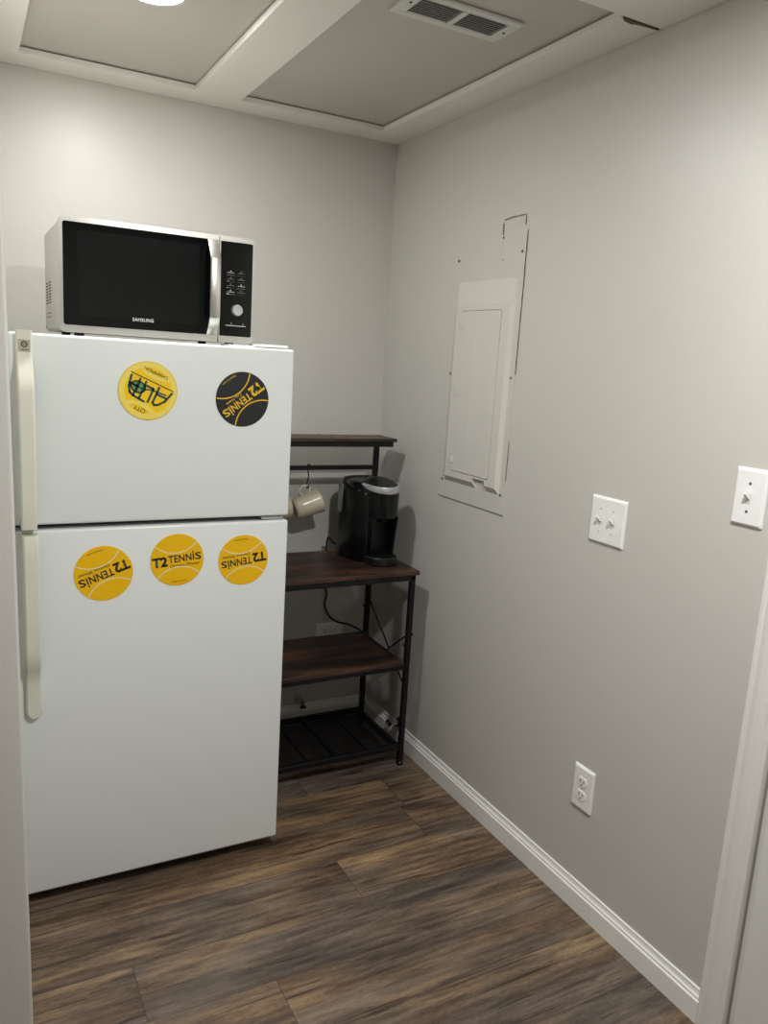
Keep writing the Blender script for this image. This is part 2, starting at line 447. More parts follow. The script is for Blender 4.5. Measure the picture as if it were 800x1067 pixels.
# door casing and door on the right wall
CP = [(0, -1.754), (-.010, -1.754), (-.0115, -1.757), (-.0115, -1.764), (-.0095, -1.767), (-.0115, -1.772), (-.014, -1.781),
      (-.0155, -1.795), (-.0155, -1.806), (-.0135, -1.809), (-.0155, -1.812), (-.0155, -1.819), (-.014, -1.822), (0, -1.822)]
b = bmesh.new(); prism(b, CP, 2, 0, 2.10)
prism(b, [(x, -1.822-2*.0-(y+1.822)-.838) for x, y in CP], 2, 0, 2.10)
box(b, (-.0155, -2.66, 2.035), (0, -1.822, 2.10))
struct(obj('trim_9', b, M_CASING), 'white moulded door casing at the right edge', 'door casing')
dr = struct(obj('door_1', bx((.001, -2.655, .006), (.04, -1.827, 2.03), .002, 1), M_DOOR), 'white door beside the casing', 'door')
b = bmesh.new(); cyl(b, (0, -2.59, .95), (-.05, -2.59, .95), .012); lathe(b, [(0, -.03), (.02, -.026), (.028, -.01), (.026, .008), (.012, .02)], Matrix.Translation((-.06, -2.59, .95)) @ Matrix.Rotation(PI/2, 4, 'Y'))
obj('door_knob', b, M_STEEL, dr, smooth=True)

# ------------------------------------------------------------------ ceiling lights
def ceiling_light(x, y, lab, lens=None):
    t = root('ceiling_light', (x, y, HP), lab, 'light', None)
    m = Matrix.Translation((x, y, HP)) @ Matrix.Rotation(PI, 4, 'X')
    b = bmesh.new(); lathe(b, [(.066, 0), (.083, 0), (.083, .002), (.078, .005), (.066, .006), (.066, 0)], m, 48)
    obj('trim_ring', b, M_VENT, t, smooth=True)
    b = bmesh.new(); lathe(b, [(.0660, .0005), (.0660, .0040), (.060, .0050), (.040, .0058), (.02, .0062), (0, .0063)], m, 48)
    obj('lens', b, lens or M_LENS, t, smooth=True)
    return t
ceiling_light(-1.035, -.705, 'round lit ceiling light on the left ceiling panel above the refrigerator')
ceiling_light(-.70, -2.22, 'round lit ceiling light of the room in front, behind the camera', M_LENS2)

# ------------------------------------------------------------------ air vent
def vent():
    x0, x1, y0, y1, z = -.545, -.245, -1.075, -.950, HP
    t = root('ceiling_vent', ((x0+x1)/2, (y0+y1)/2, z), 'white louvred air register on the right ceiling panel', 'air vent')
    b = bmesh.new()
    zf = z-.009
    holes = [(x0+.030, x0+.143), (x0+.157, x1-.030)]; hy0, hy1 = y0+.022, y1-.022
    box(b, (x0, y0, zf), (x1, hy0, z-.001), .002, 1); box(b, (x0, hy1, zf), (x1, y1, z-.001), .002, 1)
    box(b, (x0, hy0, zf), (holes[0][0], hy1, z-.001)); box(b, (holes[0][1], hy0, zf), (holes[1][0], hy1, z-.001)); box(b, (holes[1][1], hy0, zf), (x1, hy1, z-.001))
    obj('frame', b, M_VENT, t)
    obj('backing', bx((x0+.02, y0+.015, z-.0015), (x1-.02, y1-.015, z-.0003)), M_SLOT, t)
    for h0, h1 in holes:
        for k in range(8):
            yc = hy0+.006+k*(hy1-hy0-.010)/7
            b = bmesh.new()
            prism(b, [(yc-.0035, z-.0083), (yc-.0028, z-.0088), (yc+.0030, z-.0042), (yc+.0024, z-.0038)], 0, h0, h1)
            obj('louvre', b, M_VENT, t)
    for sx, sy in ((x0+.016, (y0+y1)/2-.01), (x1-.016, (y0+y1)/2+.0)):
        b = bmesh.new(); cyl(b, (sx, sy, zf-.0012), (sx, sy, zf), .0035, n=12); obj('screw', b, M_SLOT, t)
vent()

# ------------------------------------------------------------------ refrigerator
FX0, FX1, FY = -1.367, -.6718, -.752
def sphere_part(): pass
fr = root('refrigerator', ((FX0+FX1)/2, -.40, 0), 'white top freezer refrigerator with long ivory handles at its left edge', 'refrigerator')
obj('cabinet', bx((FX0+.002, -.684, .045), (FX1-.003, -.045, 1.476), .006, 2), M_FRSIDE, fr, smooth=True)
obj('kick_grille', bx((FX0+.015, -.660, .012), (FX1-.015, -.62, .05), .002, 1), M_DARK, fr)
for x in (FX0+.05, FX1-.05):
    for y in (-.60, -.10):
        b = bmesh.new(); cyl(b, (x, y, 0), (x, y, .05), .018); obj('foot', b, M_DARK, fr)
fz = obj('freezer_door', bx((FX0, FY, 1.029), (FX1, -.694, 1.4814), .007, 3), M_FRIDGE, fr, smooth=True)
fd = obj('refrigerator_door', bx((FX0, FY, .040), (FX1, -.694, 1.0155), .007, 3), M_FRIDGE, fr, smooth=True)
b = bmesh.new(); box(b, (FX0+.012, -.697, 1.04), (FX1-.012, -.682, 1.47)); box(b, (FX0+.012, -.697, .055), (FX1-.012, -.682, 1.005))
obj('gasket', b, M_GAP, fr)
obj('centre_rail', bx((FX0+.004, -.700, 1.010), (FX1-.004, -.66, 1.034)), M_DARK, fr)
b = bmesh.new(); box(b, (FX1-.075, -.742, 1.018), (FX1-.012, -.69, 1.0265), .002, 1); cyl(b, (FX1-.03, -.726, 1.012), (FX1-.03, -.726, 1.030), .008)
obj('centre_hinge', b, M_SILVER, fr)
b = bmesh.new(); box(b, (FX1-.085, -.735, 1.4835), (FX1-.012, -.62, 1.491), .003, 2); box(b, (FX1-.16, -.68, 1.4765), (FX1-.012, -.60, 1.486), .003, 2)
obj('top_hinge_cover', b, M_FRIDGE, fr)
def handle(parent, prof, x0, x1, roundend=None):
    """prof: list of (z, y_front, thickness); flat strap swept down"""
    b = bmesh.new(); rings = []
    for z, y, th, w in prof:
        xc = (x0+x1)/2; hw = (x1-x0)/2*w
        e = min(.004, hw*.3, th*.4)
        pts = [(xc-hw, y+th), (xc-hw, y+e), (xc-hw+e, y), (xc+hw-e, y), (xc+hw, y+e), (xc+hw, y+th)]
        rings.append([(p[0], p[1], z) for p in pts])
    loft(b, rings); return obj('handle', b, M_HANDLE, parent, smooth=True)
F0 = FY
def bow(zs): return zs
handle(fz, [(1.487, F0-.016, .016, 1), (1.440, F0-.016, .016, 1), (1.415, F0-.019, .017, 1), (1.392, F0-.030, .016, 1), (1.370, F0-.040, .014, 1),
            (1.345, F0-.044, .012, 1), (1.25, F0-.046, .012, 1), (1.12, F0-.046, .012, 1), (1.06, F0-.044, .014, 1), (1.045, F0-.042, .042, 1), (1.027, F0-.040, .040, 1)], -1.352, -1.317)
rd = [(1.012, F0-.040, .040, 1), (1.004, F0-.042, .042, 1), (.996, F0-.044, .013, 1), (.95, F0-.046, .012, 1), (.80, F0-.046, .012, 1), (.72, F0-.044, .012, 1),
      (.695, F0-.040, .014, 1), (.672, F0-.030, .016, 1), (.652, F0-.019, .017, 1), (.63, F0-.016, .016, 1), (.57, F0-.016, .016, 1)]
for i in range(1, 9):
    a = i/8*PI/2*.97; rd.append((.556-.0165*math.sin(a), F0-.016, .016, math.cos(a)))
handle(fd, rd, -1.350, -1.315)
bd = obj('badge', bx((-1.347, F0-.0172, 1.438), (-1.322, F0-.0155, 1.466), .0005, 1), M_BADGE, fz)
TF = lambda x, y, z, rot=0: Matrix.Translation((x, y, z)) @ Matrix.Rotation(PI/2, 4, 'X') @ Matrix.Rotation(R(rot), 4, 'Z')
b = bmesh.new(); lathe(b, [(.0048, 0), (.0072, 0), (.0072, .0006), (.0048, .0006), (.0048, 0)], TF(-1.3345, F0-.0172, 1.4550), 24)
em = obj('badge_emblem', b, M_BADGEINK, fz)
t1 = text_mesh('GE', .0075, TF(-1.3345, F0-.0175, 1.4550), M_BADGEINK, 'x', None)
b = bmesh.new()
for k in range(5): box(b, (-1.3415+k*.0029, F0-.0178, 1.4415), (-1.3395+k*.0029, F0-.0171, 1.4435))
bars = obj('x', b, M_BADGEINK)
join_into(em, [t1, bars])

# ------------------------------------------------------------------ round magnets
def magnet(x, z, r, rot, base, label, kind):
    y = FY
    g = 'round tennis magnets on the refrigerator'
    t = root('round_magnet', (x, y, z), label, 'magnet', g)
    m = TF(x, y, z, rot)
    b = bmesh.new(); lathe(b, [(0, 0), (r, 0), (r, .0012), (r-.0004, .0016), (0, .0016)], m, 64)
    obj('magnet_disc', b, base, t)
    z1 = .0016
    def arc(sgn, w, k=1.0, d=1.32, rr=1.05, th=.0003, zz=z1):
        b = bmesh.new(); c = sgn*d*r; q = []
        for i in range(41):
            a = -PI/2*sgn + (i-20)/20*R(52)
            pts = []
            for rad in (rr*r-w/2, rr*r+w/2):
                pts.append((rad*math.cos(a), c+rad*math.sin(a)))
            if max(math.hypot(*p) for p in pts) > r*.992: continue
            q.append(pts)
        for z_ in (zz, zz+th):
            vs = [[b.verts.new(m @ Vector((p[0], p[1], z_))) for p in pr] for pr in q]
            for s, e in zip(vs, vs[1:]): b.faces.new((s[0], s[1], e[1], e[0]))
        return b
    if kind == 'club':
        line = M_CREAM if base is not M_BLKMAG else M_GOLD
        ink = M_INK if base is not M_BLKMAG else M_GOLD
        s1 = obj('seam_line', arc(1, r*.045), line, t, recalc=False); s2 = obj('seam_line', arc(-1, r*.045), line, t, recalc=False)
        def ft(tx, x0, x1, y0, y1, nm, par, bold=0, sp=1.0): return fit_text(tx, (x0*r, x1*r, y0*r, y1*r), m @ Matrix.Translation((0, 0, z1)), ink, nm, par, bold, sp)
        a = ft('T2', -.93, -.37, -.20, .185, 'lettering', t, .045)
        c = ft('TENN', -.335, .535, -.09, .195, 'x', None, .022, 1.05)
        c1 = ft('i', .575, .635, -.09, .275, 'x', None, .022)
        c2 = ft('S', .67, .90, -.09, .195, 'x', None, .022)
        if base is M_BLKMAG:
            ft('City Finals', -.08, .60, -.27, -.15, 'subtitle', t, .004)
            ft('T2tennis.com', -.30, .30, -.90, -.82, 'web_address', t)
        else:
            ft('Division Winner', -.27, .84, -.27, -.15, 'subtitle', t, .008)
            ft('T2tennis.com', -.28, .28, -.86, -.79, 'web_address', t)
        join_into(a, [c, c1, c2])
    else:
        # league champion magnet: pale rim and pale seam bands on bright yellow
        b = bmesh.new(); lathe(b, [(.80*r, z1), (r*.985, z1), (r*.985, z1+.0002), (.80*r, z1+.0002), (.80*r, z1)], m, 64)
        obj('pale_rim', b, M_YELP, t)
        b = bmesh.new(); lathe(b, [(.985*r, z1-.0003), (1.006*r, z1-.0003), (1.006*r, z1+.0004), (.985*r, z1+.0004), (.985*r, z1-.0003)], m, 64)
        obj('outer_line', b, M_GOLD, t)
        def arc2(s): return arc(s, r*.15, d=1.45, rr=.93, th=.0002, zz=z1+.0002)
        obj('seam_line', arc2(1), M_YELP, t, recalc=False); obj('seam_line', arc2(-1), M_YELP, t, recalc=False)
        z2 = z1+.0006
        # league letters: four big green letters over a racket
        def strokes(ls, w, mat, name, par):
            b = bmesh.new()
            for ln in ls:
                for p, q in zip(ln, ln[1:]):
                    p, q = Vector(p)*r, Vector(q)*r; d = (q-p)
                    n = Vector((-d.y, d.x)).normalized()*w*r/2; ex = d.normalized()*w*r*.3
                    vs = [b.verts.new(m @ Vector((v.x, v.y, z2))) for v in (p-n-ex, q-n+ex, q+n+ex, p+n-ex)]
                    b.faces.new(vs)
            return obj(name, b, mat, par)
        b = bmesh.new()
        el = [(.36+.25*math.cos(a), .02+.19*math.sin(a)) for a in [2*PI*i/28 for i in range(28)]]
        b.faces.new([b.verts.new(m @ Vector((p[0]*r, p[1]*r, z1+.0004))) for p in el]); obj('racket_strings', b, M_TEAL, t)
        rk = [[(p[0], p[1]) for p in el+[el[0]]], [(.12, .0), (-.10, -.08), (-.62, -.12)], [(.17, .02), (.55, .02)], [(.36, -.15), (.36, .2)]]
        strokes(rk, .05, M_GREEN, 'racket', t)
        L = [[(-.78, -.27), (-.66, .10), (-.50, .30), (-.38, .36), (-.30, .30), (-.30, -.27)], [(-.68, -.02), (-.30, -.02)],
             [(-.14, .36), (-.14, -.14), (.14, -.14)],
             [(-.02, .40), (.40, .36)], [(.18, .38), (.18, -.27)],
             [(.40, -.27), (.40, .36), (.55, .30), (.66, .10), (.72, -.27)], [(.40, .0), (.68, .0)]]
        strokes(L, .075, M_GREEN, 'lettering', t)
        strokes([[(-.80, -.35), (.78, -.35)]], .03, M_INK, 'underline', t)
        text_mesh('CITY', r*.20, m @ Matrix.Translation((.0, .70*r, z2)), M_INK, 'caption', t)
        text_mesh('CHAMPION', r*.17, m @ Matrix.Translation((.0, -.68*r, z2)), M_INK, 'caption', t)
    return t
magnet(-1.056, 1.359, .0715, 156, M_YELB, 'pale rimmed yellow magnet with green letters on the left of the freezer door', 'league')
magnet(-.8135, 1.3455, .0715, 217, M_BLKMAG, 'black round tennis magnet with gold letters on the freezer door', 'club')
magnet(-1.1635, .8985, .0715, 200, M_YEL, 'leftmost of three yellow tennis magnets on the lower door, tilted upside down', 'club')
magnet(-.979, .9215, .0700, 5, M_YEL, 'middle of three yellow tennis magnets on the lower door, its lettering upright', 'club')
magnet(-.799, .9095, .0700, 187, M_YEL, 'rightmost of three yellow tennis magnets on the lower door, upside down near its hinge edge', 'club')

# ------------------------------------------------------------------ microwave
def microwave():
    x0, x1, yb, yf, z0, z1 = -1.246, -.757, -.275, -.650, 1.490, 1.7635
    t = root('microwave_oven', ((x0+x1)/2, -.46, 1.476), 'silver and black countertop microwave on top of the refrigerator', 'microwave')
    b = bmesh.new(); prism(b, rrect(x0+.002, x1-.002, z0+.002, z1-.002, .012), 1, yf+.012, yb)
    obj('case', b, M_MWMETAL, t, smooth=True)
    for x in (x0+.05, x1-.05):
        for y in (-.60, -.32):
            b = bmesh.new(); cyl(b, (x, y, 1.4762), (x, y, z0+.004), .012, n=16); obj('foot', b, M_SLOT, t)
    xs = -.853
    def frame(a, c, ra, rc, inner, nm, par):
        # silver surround with an opening
        b = bmesh.new()
        out = rrect(a, c, z0, z1, (ra, rc, rc, ra)); inn = rrect(*inner)
        ring_plate(b, out, inn, lambda p: (p[0], yf, p[1]))
        def wall(lp, ya, yb_):
            A = [b.verts.new((p[0], ya, p[1])) for p in lp]; B = [b.verts.new((p[0], yb_, p[1])) for p in lp]
            for i in range(len(lp)): b.faces.new((A[i], A[(i+1)%len(lp)], B[(i+1)%len(lp)], B[i]))
        wall(out, yf, yf+.014); wall(inn, yf, yf+.006)
        bmesh.ops.remove_doubles(b, verts=b.verts[:], dist=1e-6)
        return obj(nm, b, M_STEEL, par)
    gl = rrect(x0+.0085, xs-.0005, z0+.0175, z1-.0125, (.006, 0, 0, .006))
    d = frame(x0, xs-.0012, .012, .001, (x0+.0085, xs-.004, z0+.0175, z1-.0125, (.006, .001, .001, .006)), 'door', t)
    b = bmesh.new(); prism(b, rrect(x0+.009, xs-.0035, z0+.018, z1-.013, (.006, .001, .001, .006)), 1, yf+.0012, yf+.010)
    obj('door_glass', b, M_GLASS, d)
    b = bmesh.new(); prism(b, rrect(x0+.042, -.905, z0+.040, z1-.030, .006), 1, yf+.0008, yf+.003)
    obj('window', b, M_WINDOW, d)
    # bowed handle
    b = bmesh.new(); ring = []
    for z, yy in ((1.7515, .001), (1.744, -.008), (1.727, -.020), (1.706, -.032), (1.700, -.0345), (1.62, -.036), (1.556, -.0345), (1.549, -.032), (1.530, -.020), (1.513, -.008), (1.506, .001)):
        w0, w1 = -.884, -.858
        ring.append([(w0, yf+yy+.006, z), (w0, yf+yy+.001, z), (w0+.002, yf+yy, z), (w1-.002, yf+yy, z), (w1, yf+yy+.001, z), (w1, yf+yy+.006, z)])
    loft(b, ring); obj('handle', b, M_STEEL, d, smooth=True)
    fit_text('SAMSUNG', (-.0262, .0262, -.0043, .0043), TF(-1.048, yf+.0005, 1.532), M_WHITEINK, 'brand_lettering', d, .010, spacing=1.12)
    # control side
    c = frame(xs+.0012, x1, .001, .012, (xs+.0035, x1-.0045, z0+.0175, z1-.0125, (.001, .005, .005, .001)), 'control_surround', t)
    b = bmesh.new(); prism(b, rrect(xs+.004, x1-.005, z0+.018, z1-.013, (.001, .005, .005, .001)), 1, yf+.0012, yf+.010)
    cp = obj('control_panel', b, M_PANELBLK, t)
    b = bmesh.new(); prism(b, rrect(xs+.012, -.782, 1.695, 1.738, .002), 1, yf+.0008, yf+.002); obj('display', b, M_WINDOW, cp)
    b = bmesh.new(); lathe(b, [(0, .0), (.0145, 0), (.0145, .010), (.0132, .013), (.004, .0128), (0, .0125)], TF(-.803, yf+.0012, 1.576), 40)
    obj('dial', b, M_SILVER, cp, smooth=True)
    b = bmesh.new(); lathe(b, [(.0150, 0), (.0172, 0), (.0172, .0012), (.0150, .0012), (.0150, 0)], TF(-.803, yf+.0012, 1.576), 40)
    obj('dial_ring', b, M_SLOT, cp)
    random.seed(3)
    for i in range(4):
        for j in range(2):
            zc = 1.672-i*.0165; xc = -.8215+j*.0290
            b = bmesh.new()
            box(b, (xc-.0008, yf+.0004, zc+.003), (xc+.0022, yf+.0013, zc+.0055))
            x = xc-.0085
            while x < xc+.0095:
                w = random.uniform(.001, .0022); box(b, (x, yf+.0004, zc-.0004), (x+w, yf+.0013, zc+.0010)); x += w+.0006
            box(b, (xc-.011, yf+.0006, zc-.0062), (xc+.012, yf+.0013, zc-.0059))
            if j == 0 and i > 0: box(b, (xc-.011, yf+.0002, zc-.0056), (xc-.003, yf+.0013, zc-.0040))
            obj('button_marking', b, M_GREYINK if (i+j) % 3 else M_WHITEINK, cp)
    b = bmesh.new(); x = -.832
    while x < -.778:
        w = random.uniform(.0012, .003); box(b, (x, yf+.0003, 1.5345), (x+w, yf+.0013, 1.5365)); x += w+.0008
    box(b, (-.818, yf+.0003, 1.5405), (-.8155, yf+.0013, 1.5425)); box(b, (-.786, yf+.0003, 1.5405), (-.7835, yf+.0013, 1.5425))
    obj('start_stop_marking', b, M_WHITEINK, cp)
    # side vents
    for k in range(8):
        for j in range(2):
            zc = 1.620-k*.0075
            b = bmesh.new(); yy = -.432+j*.075
            box(b, (x0+.0012, yy, zc-.0014), (x0+.0022, yy+.050, zc+.0014)); obj('vent_slot', b, M_SLOT, t)
    for zc in (1.540, 1.530):
        b = bmesh.new(); box(b, (x0+.0012, -.432, zc-.001), (x0+.0022, -.315, zc+.001)); obj('vent_slot', b, M_GAP, t)
    b = bmesh.new(); cyl(b, (x0+.0012, -.298, 1.504), (x0+.0022, -.298, 1.504), .004, n=12); obj('screw', b, M_SLOT, t)
microwave()

# ------------------------------------------------------------------ rack
RX0, RX1, RYF, RYB = -.656, -.054, -.462, -.108
def rack():
    t = root('bakers_rack', ((RX0+RX1)/2, (RYF+RYB)/2, 0), 'black metal rack with dark wood shelves in the corner beside the refrigerator', 'rack')
    s = .019
    fx = (-.0755, RX0+.012)
    for x in fx:
        xx = x
        b = bx((xx-s/2, RYF+.002, .016), (xx+s/2, RYF+.002+s, .728), .002, 1)
        o = obj('post', b, M_BLACKMETAL, t)
        b = bx((xx-s/2, RYB-.002-s, .016), (xx+s/2, RYB-.002, 1.166), .002, 1)
        obj('post', b, M_BLACKMETAL, t)
        for y in (RYF+.0115, RYB-.0115):
            b = bmesh.new(); lathe(b, [(0, 0), (.011, 0), (.013, .003), (.013, .009), (.009, .013), (.006, .018)], Matrix.Translation((xx, y, 0)), 20)
            obj('levelling_foot', b, M_BLACKMETAL, t, smooth=True)
    # desk
    b = bx((RX0, RYF-.004, .7315), (-.302, RYB+.004, .7465), .0015, 1); obj('shelf_board', b, M_WOOD, t)
    b = bx((-.301, RYF-.004, .7315), (RX1, RYB+.004, .7465), .0015, 1); obj('shelf_board', b, M_WOOD, t)
    def frame(x0, x1, y0, y1, z0, z1, w=.018):
        b = bmesh.new(); box(b, (x0, y0, z0), (x1, y0+w, z1), .001, 1); box(b, (x0, y1-w, z0), (x1, y1, z1), .001, 1)
        box(b, (x0, y0+w, z0), (x0+w, y1-w, z1)); box(b, (x1-w, y0+w, z0), (x1, y1-w, z1)); return obj('shelf_frame', b, M_BLACKMETAL, t)
    frame(RX0+.004, -.066, RYF+.002, RYB-.002, .711, .7312)
    # middle shelf
    b = bx((RX0+.006, RYF+.001, .394), (-.090, RYB-.006, .408), .0015, 1); obj('shelf_board', b, M_WOOD, t)
    frame(RX0+.004, -.0845, RYF+.002, RYB-.002, .378, .3938, .014)
    # bottom mesh shelf
    frame(RX0+.004, -.0845, RYF+.002, RYB-.002, .064, .084, .016)
    for xx in (-.335,): obj('cross_bar', bx((xx-.008, RYF+.018, .068), (xx+.008, RYB-.018, .084)), M_BLACKMETAL, t)
    for xx in (-.214, -.445, -.560): obj('cross_bar', bx((xx-.0025, RYF+.018, .076), (xx+.0025, RYB-.018, .0835)), M_BLACKMETAL, t)
    b = bmesh.new()
    n = 0; x = RX0+.02
    while x < -.10:
        box(b, (x, RYF+.016, .0785), (x+.0018, RYB-.016, .0800)); x += .0068
    y = RYF+.018
    while y < RYB-.018:
        box(b, (RX0+.018, y, .0795), (-.098, y+.0018, .0808)); y += .0068
    obj('mesh_shelf', b, M_BLACKMETAL, t)
    # top shelf and hook rail
    b = bx((RX0, -.238, 1.1765), (RX1+.002, -.100, 1.1885), .0015, 1); obj('shelf_board', b, M_WOOD, t)
    frame(RX0+.004, -.064, -.232, -.108, 1.158, 1.1763, .014)
    obj('hook_rail', bx((RX0+.02, -.131, 1.060), (-.085, -.115, 1.076), .001, 1), M_BLACKMETAL, t)
    obj('hook_rail', bx((RX0+.02, -.127, .722), (-.085, -.120, .730), .001, 1), M_BLACKMETAL, t)
    for x, y in ((-.315, -.118), (-.262, -.118), (-.310, -.215), (-.250, -.210), (-.070, -.118)):
        b = bmesh.new(); cyl(b, (x, y, 1.1880), (x, y, 1.1902), .0055, .004, n=14); obj('bolt', b, M_SLOT, t)
    for p, d in (((-.085, RYB-.0115, .515), (-1, 0)), ((-.066, RYF+.0115, .505), (1, 0)), ((-.0755-s/2, RYF+.0115, .47), (-1, 0))):
        b = bmesh.new(); cyl(b, p, (p[0]+d[0]*.008, p[1], p[2]), .0045, n=12); obj('bolt', b, M_BLACKMETAL, t)
    # crossed side braces
    for x in (-.0755, fx[1]):
        for a, c in (((RYB-.012, .555), (RYF+.012, .302)), ((RYF+.012, .508), (RYB-.012, .262))):
            b = bmesh.new(); tube(b, [(x, a[0], a[1]), (x+.001, (a[0]+c[0])/2, (a[1]+c[1])/2), (x, c[0], c[1])], .0030, 8)
            obj('side_brace', b, M_BLACKMETAL, t)
rack()

# ------------------------------------------------------------------ hooks and mugs
def hook(x, lab):
    b = bmesh.new()
    pts = [(x+.001, -.1345, 1.074), (x+.001, -.134, 1.0785), (x+.001, -.122, 1.0788), (x+.001, -.1125, 1.0785), (x+.001, -.112, 1.060), (x+.0005, -.118, 1.050), (x, -.1245, 1.040),
           (x-.003, -.124, 1.018), (x-.006, -.1235, 1.003), (x-.006, -.127, .9955), (x-.005, -.133, .9945), (x-.004, -.137, 1.000), (x-.0035, -.138, 1.008)]
    tube(b, smoothpath(pts, 5), .0022, 8)
    return tag(obj('hook', b, M_BLACKMETAL, smooth=True), lab, 'hook', 'mug hooks on the rack rail')
def mug(c, ax, lab, hdir):
    t = root('mug', c, lab, 'mug', 'cream mugs hanging from the rack rail')
    C0 = Vector(c); A = Vector(ax).normalized()
    h = (Vector(hdir)-A*Vector(hdir).dot(A)).normalized(); s = A.cross(h)
    m = Matrix(((h.x, s.x, A.x, C0.x), (h.y, s.y, A.y, C0.y), (h.z, s.z, A.z, C0.z), (0, 0, 0, 1)))
    b = bmesh.new()
    k_ = 1.17
    prof = [(0, -.043), (.026, -.044), (.029, -.042), (.0325, -.034), (.035, -.015), (.037, .010), (.0395, .036), (.0402, .043), (.0396, .0443), (.0380, .0435), (.0370, .034), (.0345, .008), (.0325, -.016), (.029, -.033), (.020, -.038), (0, -.0385)]
    lathe(b, [(p*k_, q*k_) for p, q in prof], m, 44); obj('body', b, M_MUG, t, smooth=True)
    b = bmesh.new(); pts = []
    for i in range(17):
        a = R(-135+270*i/16)
        pts.append(m @ Vector((.0560+.0190*math.cos(a), 0, .006+.0205*math.sin(a))))
    tube(b, pts, .0034, 10); obj('handle', b, M_MUGIN, t, smooth=True)
    return t
hook(-.352, 'black wire hook on the rack rail holding the fully visible mug')
mug((-.352, -.120, .9290), (.93, -.02, .32), 'cream mug hanging by its handle beside the coffee maker', (-.34, -.08, 1))
hook(-.478, 'black wire hook mostly hidden behind the refrigerator edge')
mug((-.475, -.112, .918), (.90, .10, .12), 'cream mug half hidden behind the refrigerator edge', (-.25, -.10, 1))

